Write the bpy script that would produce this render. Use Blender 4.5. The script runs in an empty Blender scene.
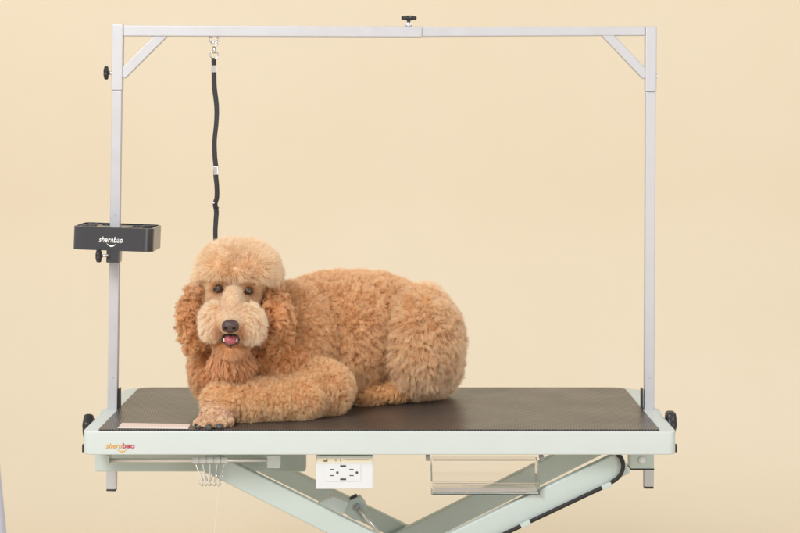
import bpy, bmesh, math, random
import numpy as np
from mathutils import Vector, Matrix, kdtree
random.seed(4); RNG = np.random.default_rng(7)
C = bpy.context.scene.collection
TOP = 0.55                      # height of the table top
F, PX, PY, CAMZ, D0 = 1898.0, 398.0, 120.0, TOP + 0.63, 4.14

def P(px, py, D):               # photo pixel at distance D -> world point
    return Vector(((px - PX) / F * D, D - D0, CAMZ - (py - PY) / F * D))

# ------------------------------------------------------------------ materials
def mat(name, col, rough=0.5, metal=0.0, spec=0.5, coat=0.0, **kw):
    m = bpy.data.materials.new(name); m.use_nodes = True
    b = m.node_tree.nodes['Principled BSDF']
    b.inputs['Base Color'].default_value = (*col, 1)
    b.inputs['Roughness'].default_value = rough
    b.inputs['Metallic'].default_value = metal
    b.inputs['Specular IOR Level'].default_value = spec
    b.inputs['Coat Weight'].default_value = coat
    return m

def wear(m, scale=40, amt=0.06, bump=0.0, bscale=600):
    """slight mottling of the colour and the gloss, and a fine surface grain"""
    nt = m.node_tree; N = nt.nodes; L = nt.links; b = N['Principled BSDF']
    tc = N.new('ShaderNodeTexCoord'); nz = N.new('ShaderNodeTexNoise')
    nz.inputs['Scale'].default_value = scale; nz.inputs['Detail'].default_value = 6
    L.new(tc.outputs['Object'], nz.inputs['Vector'])
    mx = N.new('ShaderNodeMix'); mx.data_type = 'RGBA'
    c = b.inputs['Base Color'].default_value
    mx.inputs[6].default_value = [v * (1 - amt) for v in c[:3]] + [1]
    mx.inputs[7].default_value = [min(1, v * (1 + amt)) for v in c[:3]] + [1]
    L.new(nz.outputs['Fac'], mx.inputs[0]); L.new(mx.outputs[2], b.inputs['Base Color'])
    r = b.inputs['Roughness'].default_value
    mr = N.new('ShaderNodeMapRange')
    mr.inputs['To Min'].default_value = r * 0.8; mr.inputs['To Max'].default_value = min(1, r * 1.25)
    L.new(nz.outputs['Fac'], mr.inputs['Value']); L.new(mr.outputs[0], b.inputs['Roughness'])
    if bump:
        n2 = N.new('ShaderNodeTexNoise'); n2.inputs['Scale'].default_value = bscale
        L.new(tc.outputs['Object'], n2.inputs['Vector'])
        bp = N.new('ShaderNodeBump'); bp.inputs['Strength'].default_value = bump; bp.inputs['Distance'].default_value = 0.0006
        L.new(n2.outputs['Fac'], bp.inputs['Height']); L.new(bp.outputs[0], b.inputs['Normal'])
    return m

M = {}
M['paint'] = wear(mat('white_paint', (.555, .61, .60), .38), 25, .025, .25)
M['green'] = wear(mat('pale_green_paint', (.49, .56, .54), .42), 20, .035, .3)
M['post'] = wear(mat('brushed_aluminium', (.54, .54, .565), .46, .30), 22, .06, .15, 300)
M['chrome'] = mat('chrome', (.75, .74, .73), .16, 1)
M['rod'] = mat('steel_rod', (.72, .70, .70), .28, .8)
M['black'] = wear(mat('black_plastic', (.018, .017, .018), .38), 60, .2)
M['strap'] = wear(mat('black_webbing', (.03, .031, .033), .75), 500, .35, .8, 900)
M['tray'] = wear(mat('black_gloss_plastic', (.05, .05, .055), .22), 40, .05)
M['cable'] = mat('cable_rubber', (.010, .008, .007), .6)
M['white'] = wear(mat('white_plastic', (.67, .69, .72), .4), 50, .02)
M['ivory'] = wear(mat('warm_white_plastic', (.80, .76, .60), .5), 200, .06)
M['slot'] = mat('dark_slot', (.06, .05, .045), .6)
M['tab'] = mat('label_ink', (.25, .16, .12), .6)
M['orange'] = mat('orange_print', (.80, .38, .03), .5)
M['red'] = mat('red_print', (.55, .035, .05), .5)
M['inkwhite'] = mat('white_print', (.85, .85, .85), .5)
M['card'] = wear(mat('pink_card', (.78, .62, .53), .6), 60, .04)
M['cardedge'] = mat('card_margin', (.82, .78, .74), .6)
M['eye'] = mat('dark_eye', (.045, .020, .011), .10, 0, .6, 1)
M['rim'] = mat('eyelid_skin', (.05, .026, .018), .4)
M['nose'] = wear(mat('nose_leather', (.062, .032, .028), .34), 300, .3, .7, 1400)
M['lip'] = mat('dark_lip', (.035, .02, .02), .35)
M['tongue'] = wear(mat('tongue', (.40, .10, .125), .4), 150, .15, .4, 900)
M['tooth'] = mat('tooth', (.82, .76, .64), .3)
M['claw'] = wear(mat('dark_claw', (.07, .065, .06), .35), 200, .4)
M['grey'] = wear(mat('grey_enamel', (.42, .42, .47), .5), 20, .05)
M['thread'] = mat('pale_thread', (.75, .72, .66), .6)
g = mat('clear_acrylic', (.97, .96, .96), .02)
gb = g.node_tree.nodes['Principled BSDF']
gb.inputs['Transmission Weight'].default_value = 1; gb.inputs['IOR'].default_value = 1.47
M['acrylic'] = g

# ribbed rubber mat: staggered little lozenges
m = mat('rubber_mat', (.045, .04, .037), .31, 0, .48); M['mat'] = m
nt = m.node_tree; N = nt.nodes; L = nt.links; b = N['Principled BSDF']
tc = N.new('ShaderNodeTexCoord'); mp = N.new('ShaderNodeMapping'); mp.inputs['Scale'].default_value = (1, .20, .001); mp.inputs['Location'].default_value = (0, 0, .0017)
L.new(tc.outputs['Object'], mp.inputs['Vector'])
ck = N.new('ShaderNodeTexChecker'); ck.inputs['Scale'].default_value = 330
ck.inputs['Color1'].default_value = (.012, .010, .009, 1); ck.inputs['Color2'].default_value = (.112, .093, .082, 1)
L.new(mp.outputs[0], ck.inputs['Vector']); L.new(ck.outputs['Color'], b.inputs['Base Color'])
bp = N.new('ShaderNodeBump'); bp.inputs['Strength'].default_value = .35; bp.inputs['Distance'].default_value = .0008
L.new(ck.outputs['Fac'], bp.inputs['Height']); L.new(bp.outputs[0], b.inputs['Normal'])
nz = N.new('ShaderNodeTexNoise'); nz.inputs['Scale'].default_value = 9; nz.inputs['Detail'].default_value = 8
L.new(tc.outputs['Object'], nz.inputs['Vector'])
mr = N.new('ShaderNodeMapRange'); mr.inputs['To Min'].default_value = .24; mr.inputs['To Max'].default_value = .40
L.new(nz.outputs['Fac'], mr.inputs['Value']); L.new(mr.outputs[0], b.inputs['Roughness'])

n4 = N.new('ShaderNodeTexNoise'); n4.inputs['Scale'].default_value = 16; n4.inputs['Detail'].default_value = 10; n4.inputs['Roughness'].default_value = .75
L.new(tc.outputs['Object'], n4.inputs['Vector'])
r4 = N.new('ShaderNodeMapRange'); r4.inputs['From Min'].default_value = .56; r4.inputs['From Max'].default_value = .8; r4.inputs['To Max'].default_value = .25; L.new(n4.outputs['Fac'], r4.inputs['Value'])
x4 = N.new('ShaderNodeMix'); x4.data_type = 'RGBA'; x4.inputs[7].default_value = (.20, .17, .14, 1); L.new(r4.outputs[0], x4.inputs[0]); L.new(ck.outputs['Color'], x4.inputs[6]); L.new(x4.outputs[2], b.inputs['Base Color'])

# seamless paper
m = mat('cream_paper', (.80, .665, .475), .85, 0, .2); M['paper'] = m
nt = m.node_tree; N = nt.nodes; L = nt.links; b = N['Principled BSDF']
tc = N.new('ShaderNodeTexCoord'); nz = N.new('ShaderNodeTexNoise'); nz.inputs['Scale'].default_value = 1.6; nz.inputs['Detail'].default_value = 4
L.new(tc.outputs['Object'], nz.inputs['Vector'])
mx = N.new('ShaderNodeMix'); mx.data_type = 'RGBA'
mx.inputs[6].default_value = (.735, .630, .470, 1); mx.inputs[7].default_value = (.785, .690, .540, 1)
L.new(nz.outputs['Fac'], mx.inputs[0]); L.new(mx.outputs[2], b.inputs['Base Color'])
bp = N.new('ShaderNodeBump'); bp.inputs['Strength'].default_value = .25; bp.inputs['Distance'].default_value = .01
n3 = N.new('ShaderNodeTexNoise'); n3.inputs['Scale'].default_value = 3; n3.inputs['Detail'].default_value = 3
L.new(tc.outputs['Object'], n3.inputs['Vector']); L.new(n3.outputs['Fac'], bp.inputs['Height']); L.new(bp.outputs[0], b.inputs['Normal'])

# ------------------------------------------------------------------ helpers
def obj(name, bm, m, parent=None, smooth=False, loc=None):
    me = bpy.data.meshes.new(name)
    if isinstance(bm, bpy.types.Mesh): me = bm; me.name = name
    else:
        bmesh.ops.recalc_face_normals(bm, faces=bm.faces[:]); bm.to_mesh(me); bm.free()
    if m: me.materials.append(M[m] if isinstance(m, str) else m)
    o = bpy.data.objects.new(name, me); C.objects.link(o)
    if smooth:
        me.polygons.foreach_set('use_smooth', [True] * len(me.polygons))
    if parent is not None: o.parent = parent; 
    if loc is not None: o.location = loc
    return o

def thing(name, label, cat, group=None, loc=(0, 0, 0)):
    o = bpy.data.objects.new(name, None); C.objects.link(o); o.empty_display_size = .05
    return tag(o, label, cat, group, loc)

ROOTLOC = {}
def tag(o, label, cat, group=None, loc=None):
    o['label'] = label; o['category'] = cat
    if group: o['group'] = group
    if loc is not None: o.location = loc
    return o

def seat(root, base):
    """put the thing's Empty at its base without moving its parts"""
    base = Vector(base); root.location = base
    for c in root.children: c.location = Vector(c.location) - base

def frame_of(p, q, up=Vector((0, 1, 0))):
    z = (q - p).normalized(); x = up.cross(z)
    if x.length < 1e-4: x = Vector((1, 0, 0)).cross(z)
    x.normalize(); y = z.cross(x)
    return Matrix(((x.x, y.x, z.x), (x.y, y.y, z.y), (x.z, y.z, z.z)))

def box(bm, c, s, bev=.0015, rot=None, seg=2):
    b2 = bmesh.new(); bmesh.ops.create_cube(b2, size=1)
    bmesh.ops.scale(b2, vec=s, verts=b2.verts[:])
    if bev: bmesh.ops.bevel(b2, geom=b2.edges[:], offset=bev, segments=seg, profile=.5, affect='EDGES')
    mt = Matrix.Translation(Vector(c)) @ (rot.to_4x4() if rot is not None else Matrix.Identity(4))
    b2.transform(mt); me = bpy.data.meshes.new('t'); b2.to_mesh(me); b2.free(); bm.from_mesh(me); bpy.data.meshes.remove(me)
    return bm

def beam(bm, p, q, w, d, bev=.0015, up=Vector((0, 1, 0))):
    """rectangular bar from p to q; w across, d along `up`"""
    p = Vector(p); q = Vector(q)
    return box(bm, (p + q) / 2, (w, d, (q - p).length), bev, frame_of(p, q, up))

def tube(bm, pts, r, n=10, closed=False, cap=True):
    pts = [Vector(p) for p in pts]; k = len(pts)
    rs = r if isinstance(r, (list, tuple)) else [r] * k
    rings = []; prev = None
    for i, p in enumerate(pts):
        if closed: t = (pts[(i + 1) % k] - pts[i - 1])
        else: t = pts[min(i + 1, k - 1)] - pts[max(i - 1, 0)]
        t.normalize()
        if prev is None:
            a = Vector((0, 1, 0)) if abs(t.y) < .8 else Vector((1, 0, 0))
            u = t.cross(a).normalized()
        else:
            u = (prev - t * prev.dot(t)).normalized()
        prev = u; v = t.cross(u)
        rings.append([bm.verts.new(p + (u * math.cos(j * 2 * math.pi / n) + v * math.sin(j * 2 * math.pi / n)) * rs[i]) for j in range(n)])
    for i in range(k if closed else k - 1):
        a = rings[i]; b_ = rings[(i + 1) % k]
        for j in range(n): bm.faces.new((a[j], a[(j + 1) % n], b_[(j + 1) % n], b_[j]))
    if cap and not closed:
        bm.faces.new(rings[0][::-1]); bm.faces.new(rings[-1])
    return bm

def lathe(bm, prof, p, axis, n=24):
    """profile [(h, r)...] turned round `axis` from point p"""
    p = Vector(p); axis = Vector(axis).normalized()
    R_ = frame_of(Vector((0, 0, 0)), axis)
    rings = []
    for h, r in prof:
        rings.append([bm.verts.new(p + R_ @ Vector((math.cos(j * 2 * math.pi / n) * r, math.sin(j * 2 * math.pi / n) * r, h))) for j in range(n)])
    for a, b_ in zip(rings, rings[1:]):
        for j in range(n): bm.faces.new((a[j], a[(j + 1) % n], b_[(j + 1) % n], b_[j]))
    bm.faces.new(rings[0][::-1]); bm.faces.new(rings[-1])
    return bm

def star_knob(bm, p, axis, r, h, lobes=6, n=48):
    p = Vector(p); R_ = frame_of(Vector((0, 0, 0)), Vector(axis).normalized()); rings = []
    for hh, k in ((0, .6), (.08 * h, .9), (.3 * h, 1), (.7 * h, 1), (.92 * h, .9), (h, .6)):
        rings.append([bm.verts.new(p + R_ @ Vector((math.cos(a) * r * k * (1 + .09 * math.cos(lobes * a)), math.sin(a) * r * k * (1 + .09 * math.cos(lobes * a)), hh)))
                      for a in [j * 2 * math.pi / n for j in range(n)]])
    for a, b_ in zip(rings, rings[1:]):
        for j in range(n): bm.faces.new((a[j], a[(j + 1) % n], b_[(j + 1) % n], b_[j]))
    bm.faces.new(rings[0][::-1]); bm.faces.new(rings[-1]); return bm

def rounded(x0, y0, x1, y1, rf, rb, n=6):
    """rounded rectangle outline, corner radius rf at the y0 side and rb at the y1 side"""
    out = []
    for cx, cy, r, a0 in ((x0 + rf, y0 + rf, rf, 180), (x1 - rf, y0 + rf, rf, 270), (x1 - rb, y1 - rb, rb, 0), (x0 + rb, y1 - rb, rb, 90)):
        for i in range(n + 1):
            a = math.radians(a0 + 90 * i / n); out.append((cx + r * math.cos(a), cy + r * math.sin(a)))
    return out

def prism(bm, outline, z0, z1, bev=.002, axes='xyz'):
    b2 = bmesh.new()
    lo = [b2.verts.new((x, y, z0)) for x, y in outline]; hi = [b2.verts.new((x, y, z1)) for x, y in outline]
    b2.faces.new(lo[::-1]); b2.faces.new(hi); k = len(lo)
    for i in range(k): b2.faces.new((lo[i], lo[(i + 1) % k], hi[(i + 1) % k], hi[i]))
    if bev:
        es = [e for e in b2.edges if abs(e.verts[0].co.z - e.verts[1].co.z) < 1e-7]
        bmesh.ops.bevel(b2, geom=es, offset=bev, segments=3, profile=.5, affect='EDGES')
    if axes == 'xz':            # outline lies in x-z, thickness runs along y
        for v in b2.verts: v.co = Vector((v.co.x, v.co.z, v.co.y))
    me = bpy.data.meshes.new('t'); b2.to_mesh(me); b2.free(); bm.from_mesh(me); bpy.data.meshes.remove(me)
    return bm

def lettering(text, width, bold=.0, shear=.0, height=None, thick=.0003):
    """flat raised letters, lower left corner at the origin, in the x-z plane facing -y"""
    cu = bpy.data.curves.new('t', 'FONT'); cu.body = text; cu.size = 1; cu.offset = bold; cu.shear = shear; cu.extrude = 0; cu.resolution_u = 4
    cu.space_character = 1.04
    o = bpy.data.objects.new('t', cu); C.objects.link(o)
    dg = bpy.context.evaluated_depsgraph_get(); dg.update()
    me = bpy.data.meshes.new_from_object(o.evaluated_get(dg)); bpy.data.objects.remove(o)
    bm = bmesh.new(); bm.from_mesh(me); bpy.data.meshes.remove(me)
    xs = [v.co.x for v in bm.verts]; ys = [v.co.y for v in bm.verts]
    sx = width / (max(xs) - min(xs)); sy = sx if height is None else height / (max(ys) - min(ys)); x0 = min(xs); y0 = min(ys)
    for v in bm.verts: v.co = Vector(((v.co.x - x0) * sx, 0, (v.co.y - y0) * sy))
    r = bmesh.ops.extrude_face_region(bm, geom=bm.faces[:])
    for v in [e for e in r['geom'] if isinstance(e, bmesh.types.BMVert)]: v.co.y -= thick
    return bm

def shift(bm, v, rot=None):
    if rot is not None: bm.transform(rot.to_4x4())
    bmesh.ops.translate(bm, vec=Vector(v), verts=bm.verts[:]); return bm

def smile(bm, c, w, h, t, thick=.0004, n=14):
    """a crescent stroke below a word, in the x-z plane"""
    c = Vector(c); f = []
    for i in range(n + 1):
        u = -1 + 2 * i / n; z = -h * (1 - u * u); th = t * (1 - .75 * u * u)
        f.append([bm.verts.new(c + Vector((u * w / 2, dy, z + s * th / 2))) for s in (-1, 1) for dy in (0, -thick)])
    for a, b_ in zip(f, f[1:]):
        bm.faces.new((a[1], b_[1], b_[3], a[3])); bm.faces.new((a[0], a[2], b_[2], b_[0]))
        bm.faces.new((a[0], b_[0], b_[1], a[1])); bm.faces.new((a[2], a[3], b_[3], b_[2]))
    return bm

# ------------------------------------------------------------------ backdrop
bm = bmesh.new(); prof = []
yw, rr = 2.16, .95
prof.append((-6.5, 0)); prof.append((yw - rr, 0))
for i in range(1, 25):
    a = math.radians(90 * i / 24); prof.append((yw - rr + rr * math.sin(a), rr - rr * math.cos(a)))
prof.append((yw, 4.2))
cols = [[bm.verts.new((x, y, z)) for y, z in prof] for x in (-3.5, -1, 1, 3.5)]
for a, b_ in zip(cols, cols[1:]):
    for i in range(len(prof) - 1): bm.faces.new((a[i], b_[i], b_[i + 1], a[i + 1]))
o = obj('backdrop', bm, 'paper', smooth=True); o['kind'] = 'structure'

# ------------------------------------------------------------------ grooming table
XL, XR, YF, YB = -.6377, .5627, -.30, .318
ZB = TOP - .047
T = thing('grooming_table', 'pale green and white lift table with a black ribbed mat, carrying the dog', 'table')
fr = obj('table_rim', prism(bmesh.new(), rounded(XL, YF, XR, YB, .014, .032), ZB, TOP, .003), 'paint', T, True)
obj('rubber_mat', prism(bmesh.new(), rounded(-.607, YF + .006, .530, YB - .008, .004, .03), TOP + .0004, TOP + .0032, .0008), 'mat', T)
# printed name on the front of the rim
yf = YF - .0004
a0 = P(106, 448.2, 3.84); w1 = .0325; w2 = .0245
bm = shift(lettering('shern', w1, .012, .25, .0105), (a0.x, yf, a0.z)); obj('logo', bm, 'orange', fr)
bm = shift(lettering('bao', w2, .02, .1, .0105), (a0.x + w1 + .001, yf, a0.z)); obj('logo', bm, 'red', fr)
obj('logo', smile(bmesh.new(), (a0.x + w1 + .0, yf, a0.z - .0025), .019, .0042, .0022), 'orange', fr)
# side sleeves that take the posts, the knobs on the ends
PLX, PRX = P(112.7, 408, 4.14).x, P(648.7, 408, 4.14).x
for s, x in ((-1, PLX), (1, PRX)):
    bm = bmesh.new(); xe = XL if s < 0 else XR
    box(bm, (xe + s * .004, -.004, TOP - .0235), (.012, .052, .041), .002)
    obj('post_sleeve', bm, 'paint', T)
    bm = bmesh.new(); box(bm, (x - s * .0148, .004, TOP + .022), (.0028, .026, .046), .0006)
    obj('dark_plate', bm, 'black', T)  # thin dark upright strip on the inner side of each post
    # knob under the end of the rim
    kz = TOP - (.016 if s < 0 else .010); ky = -.135 if s < 0 else -.118
    bm = bmesh.new(); star_knob(bm, (xe + s * .004, ky, kz), (s, 0, 0), .024, .022, 5)
    kn = obj('clamp_knob', bm, 'black', T, True)
    obj('knob_shaft', tube(bmesh.new(), [(xe - s * .004, ky, kz), (xe + s * .006, ky, kz)], .005), 'rod', kn, True)
    bm = bmesh.new(); box(bm, (xe + s * .0035, -.262, TOP - .040), (.007, .012, .016), .001); obj('edge_bumper', bm, 'black', T)
# channel under the left half, with rail and tab
bm = bmesh.new()
p = P(96, 457, 4.02); q = P(306, 470, 4.02)
box(bm, ((p.x + q.x) / 2, p.y, (ZB + q.z) / 2 - .0005), (q.x - p.x, .04, ZB - q.z - .001), .003)
obj('under_channel', bm, 'green', T)
bm = bmesh.new(); p = P(267, 457, 3.9); q = P(280, 468, 3.9)
box(bm, ((p.x + q.x) / 2, p.y + .02, (p.z + q.z) / 2 + .002), (q.x - p.x, .045, p.z - q.z + .004), .001); obj('rail_bracket', bm, 'paint', T)
bm = bmesh.new(); p = P(108, 457, 3.9)
box(bm, (p.x, p.y + .02, p.z - .006), (.006, .05, .02), .001); obj('rail_bracket', bm, 'paint', T)
p = P(106.5, 460.2, 3.9); q = P(267.5, 460.2, 3.9)
rail = obj('hook_rail', tube(bmesh.new(), [p, q], .0042, 14), 'rod', T, True)
RAILZ, RAILY = p.z, p.y
# right bracket with bolt
bm = bmesh.new(); p = P(629, 457, 4.08); q = P(652.5, 466.5, 4.08)
box(bm, ((p.x + q.x) / 2, p.y, (ZB + q.z) / 2), (q.x - p.x, .05, ZB - q.z), .001)
br = obj('post_bracket', bm, 'green', T)
bm = bmesh.new(); box(bm, ((p.x + q.x) / 2, p.y, q.z - .0015), (q.x - p.x + .001, .052, .003), .0005); obj('rubber_strip', bm, 'black', br)
bm = bmesh.new(); lathe(bm, [(0, .008), (.004, .008), (.006, .005)], (P(642, 459.5, 4.05).x, p.y - .024, P(642, 460.5, 4.05).z), (0, -1, 0)); obj('bolt', bm, 'white', br, True)
# second bracket at the left post
bm = bmesh.new(); box(bm, (PLX + .001, .02, ZB - .014), (.05, .05, .027), .002); obj('post_bracket', bm, 'green', T)
# scissor arms: (two points on the centre line in the photo, distance, breadth in px)
def arm(x0, y0, slope, x1, D, vt, mname='green'):
    th = math.atan(slope); br_ = vt * math.cos(th) / F * D
    p = P(x0, y0, D); q = P(x1, y0 + slope * (x1 - x0), D)
    bm = bmesh.new(); beam(bm, p, q, br_, .026, .003); o = obj('scissor_arm', bm, mname, T)
    bm = bmesh.new(); e = q - (q - p).normalized() * .02
    lathe(bm, [(0, .011), (.002, .011), (.006, .008), (.006, .003)], e + Vector((0, -.0135, 0)), (0, -1, 0)); obj('pivot_bolt', bm, 'rod', o, True)
    return o
arm(204, 458.7, .499, 636, 3.93, 24)           # front, falls to the right
arm(625, 461, -.478, 214, 3.895, 26.5)          # front, falls to the left
arm(200, 433.2, .487, 620, 4.33, 18.3)              # rear, falls to the right
arm(618, 433.6, -.497, 232, 4.30, 24)             # rear, falls to the left
# links on the rear arm: small light gusset and the drive bracket
g1 = prism(bmesh.new(), [(P(*a, 4.0).x, P(*a, 4.0).z) for a in ((318, 503), (333, 496.5), (349, 502.5), (343, 514.5))], -.14, -.10, .001, 'xz')
obj('gusset_plate', g1, 'paint', T)
g2 = prism(bmesh.new(), [(P(*a, 4.05).x, P(*a, 4.05).z) for a in ((344, 513), (351, 498), (360, 497), (366, 505), (362, 522), (352, 519))], -.09, -.06, .001, 'xz')
dv = obj('drive_bracket', g2, 'green', T)
obj('bolt', lathe(bmesh.new(), [(0, .0075), (.006, .0075), (.006, .004), (.009, .004)], P(357.5, 507, 4.05), (0, -1, 0), 16), 'grey', dv, True)
obj('black_clip', beam(bmesh.new(), P(350, 498.5, 4.03), P(357, 495, 4.03), .006, .012, .001), 'black', dv)
obj('gas_strut', tube(bmesh.new(), [P(359, 508, 4.04), P(384, 540, 4.04)], .0045, 12), 'rod', dv, True)
# base frame on the floor
bm = bmesh.new()
for y in (-.22, .19): box(bm, (-.03, y, .035), (1.0, .05, .05), .003)
for x in (-.50, .44): box(bm, (x, -.015, .032), (.05, .36, .044), .003)
bs = obj('base_frame', bm, 'green', T)
for x in (-.50, .44):
    for y in (-.22, .19):
        obj('rubber_foot', lathe(bmesh.new(), [(0, .022), (.008, .02)], (x, y, .001), (0, 0, 1)), 'black', bs, True)
# power outlet box
OD = 3.86
def prect(x0, y0, x1, y1, D, d, bev=.0008):
    p = P(x0, y0, D); q = P(x1, y1, D)
    return box(bmesh.new(), ((p.x + q.x) / 2, p.y + d / 2, (p.z + q.z) / 2), (q.x - p.x, d, p.z - q.z), bev)
ob = obj('outlet_box', prect(316, 456.6, 373, 489, OD, .05, .0015), 'white', T)
p = P(316, 456, OD)
obj('mounting_strip', prect(317, 455.6, 372.5, 457.4, OD - .002, .05, .0003), 'green', ob)
ls = obj('label_strip', prect(317, 458, 372.2, 463, OD - .0006, .002, .0002), 'ivory', ob)
bm = bmesh.new()
for a in ((323.5, 460, 327.5, 461.8), (326, 458.9, 327.6, 460), (334.5, 459.2, 337, 459.8), (335.6, 459.8, 336.2, 461.6), (340.2, 459, 340.9, 461.6), (345, 459.3, 369, 459.6)):
    t_ = prect(*a, OD - .001, .001, 0); me = bpy.data.meshes.new('t'); t_.to_mesh(me); bm.from_mesh(me); t_.free()
obj('label_print', bm, 'tab', ls)
fp = obj('socket_face', prect(325, 464, 361, 481.5, OD - .0012, .004, .001), 'white', ob)
for x in (332, 351.5):
    for y in (469.4, 475.5): obj('socket_slot', prect(x - 2.1, y - .45, x + 2.1, y + .45, OD - .0016, .002, 0), 'slot', fp)
    obj('ground_hole', lathe(bmesh.new(), [(0, .0026), (.0006, .0026)], P(x + 5.4, 472.5, OD - .0012), (0, -1, 0), 16), 'slot', fp)
for y in (466, 479.2): obj('test_button', prect(340.2, y - .8, 346, y + .8, OD - .0024, .003, .0003), 'slot', fp)
seat(T, (-.037, 0, 0))

# ------------------------------------------------------------------ overhead frame
A = thing('overhead_frame', 'tall silver square-tube arch of two posts and a top bar over the table', 'grooming arm')
L0, L1 = P(111.7, 488.5, 4.14), P(118.3, 24.5, 4.14)
R0, R1 = P(648.4, 486, 4.14), P(650.6, 26.5, 4.14)
W = .0215
def lerp(a, b, t): return a + (b - a) * t
for s, a, b_ in ((-1, L0, L1), (1, R0, R1)):
    k = 1 - 66 / 463
    po = obj('post', beam(bmesh.new(), a, lerp(a, b_, k), W, W, .0022), 'post', A)
    obj('post_sleeve', beam(bmesh.new(), lerp(a, b_, k), b_, W + .003, W + .003, .0025), 'post', po)
    obj('end_cap', beam(bmesh.new(), a - (b_ - a).normalized() * .004, a, W - .001, W - .001, .001), 'black', po)
cb = obj('crossbar', beam(bmesh.new(), P(124.2, 31, 4.14), P(422, 32, 4.14), .0235, .0235, .002), 'post', A)
obj('crossbar', beam(bmesh.new(), P(422, 32.2, 4.14), P(644.6, 31.2, 4.14), .0205, .0205, .002), 'post', A)
obj('brace', beam(bmesh.new(), P(122, 75.5, 4.14), P(166, 31.5, 4.14), .0205, .018, .0015), 'post', A)
obj('brace', beam(bmesh.new(), P(646, 76, 4.14), P(604, 32, 4.14), .0205, .018, .0015), 'post', A)
kn = obj('knob', star_knob(bmesh.new(), P(104, 73, 4.14), (1, 0, 0), .0135, .010, 6), 'black', A, True)
obj('knob_shaft', tube(bmesh.new(), [P(108, 73, 4.14), P(114, 73.3, 4.14)], [.0035, .005], 12), 'rod', kn, True)
kn = obj('knob', star_knob(bmesh.new(), P(409, 20.4, 4.14), (0, 0, 1), .0155, .010, 6), 'black', A, True)
obj('knob_shaft', lathe(bmesh.new(), [(0, .0075), (.004, .0065), (.008, .004), (.014, .004)], P(408.7, 26.5, 4.14), (0, 0, 1)), 'rod', kn, True)
bt = obj('bolt', lathe(bmesh.new(), [(0, .0045), (.004, .0045)], P(655.5, 76, 4.14), (1, 0, 0), 6), 'rod', A)
for px, py, s in ((113.6, 377, -1), (116, 215, -1), (649, 377, 1)):
    obj('adjust_hole', lathe(bmesh.new(), [(0, .0022), (.0004, .0022)], P(px, py, 4.14) + Vector((0, -W / 2 - .0001, 0)), (0, -1, 0), 12), 'grey', A)
seat(A, (PLX, 0, L0.z))

# ------------------------------------------------------------------ tool holder on the left post
H = thing('tool_holder', 'glossy black rounded tray with white lettering clamped on the left post', 'tool tray')
cx = P(113.5, 238, 4.07).x; cz = P(113.5, 239, 4.07).z
rotT = Matrix.Rotation(math.radians(2.1), 3, 'Y')
def tb(bm): return shift(bm, (cx, 0, cz), rotT)
wd, hd, y0, y1 = .172, .052, -.085, .075
bm = bmesh.new(); out = rounded(-wd / 2, y0, wd / 2, y1, .022, .024, 10); inn = rounded(-wd / 2 + .004, y0 + .004, wd / 2 - .004, y1 - .004, .018, .020, 10)
rg = [[bm.verts.new((x, y, z)) for x, y in o_] for o_, z in ((out, -hd / 2 + .002), (out, hd / 2 - .001), (inn, hd / 2), (inn, hd / 2 - .003))]
k = len(out)
for a, b_ in zip(rg, rg[1:]):
    for i in range(k): bm.faces.new((a[i], a[(i + 1) % k], b_[(i + 1) % k], b_[i]))
bm.faces.new(rg[0][::-1]); bm.faces.new(rg[-1])
hb = obj('tray_body', tb(bm), 'tray', H)
for i, (x, y, r) in enumerate(((-.06, -.045, .015), (-.06, 0, .012), (-.03, .045, .012), (.04, -.045, .014), (.064, -.01, .011), (.04, .02, .012), (.06, .05, .011), (-.062, .045, .010))):
    bm = bmesh.new(); z = hd / 2 - .0028
    tube(bm, [(x + r * math.cos(t), y + r * math.sin(t), z + .001) for t in [j * math.pi / 12 for j in range(24)]], .0012, 6, closed=True)
    tb(bm); obj('hole_rim', bm, 'tray', hb, True)
bm = bmesh.new(); box(bm, (0.002, -.0645, -hd / 2 - .009), (.028, .04, .030), .002); obj('clamp_bracket', tb(bm), 'tray', H)
p = P(96, 256, 4.05)
kn = obj('knob', star_knob(bmesh.new(), p, (1, 0, 0), .0125, .012, 6), 'black', H, True)
obj('knob_shaft', tube(bmesh.new(), [p + Vector((.01, 0, 0)), p + Vector((.026, 0, 0.001))], .003), 'rod', kn, True)
bm = lettering('shernbao', .051, .018, .22, .0125); shift(bm, (-.0285, y0 - .0002, -.007)); smile(bm, (-.0015, y0 - .0002, -.0090), .020, .0055, .0028)
obj('logo', tb(bm), 'inkwhite', hb)
seat(H, (cx, 0, cz - hd / 2))

# ------------------------------------------------------------------ leash hanging from the top bar
S = thing('leash', 'black webbing strap hanging from the top bar down behind the dog head', 'leash')
LD = 4.14
strap = [(213.8, 58), (214, 66), (214, 73), (214.5, 88), (216.6, 106), (216.4, 122), (214.6, 140), (214.8, 156), (215.8, 166), (215.8, 175),
         (216.8, 186), (216.9, 197), (215.2, 204), (216.4, 212), (215.8, 222), (215.4, 236), (217, 262), (224, 300)]
def ribbon(pts, w, th):
    bm = bmesh.new(); rings = []
    for i, (p, tw) in enumerate(pts):
        t = (pts[min(i + 1, len(pts) - 1)][0] - pts[max(i - 1, 0)][0]).normalized()
        u = Vector((math.cos(tw), math.sin(tw), 0)); v = t.cross(u).normalized(); u = v.cross(t)
        rings.append([bm.verts.new(p + u * a * w / 2 + v * b_ * th / 2) for a, b_ in ((-1, -.6), (-.85, -1), (.85, -1), (1, -.6), (1, .6), (.85, 1), (-.85, 1), (-1, .6))])
    for a, b_ in zip(rings, rings[1:]):
        for j in range(8): bm.faces.new((a[j], a[(j + 1) % 8], b_[(j + 1) % 8], b_[j]))
    bm.faces.new(rings[0][::-1]); bm.faces.new(rings[-1]); return bm
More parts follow.
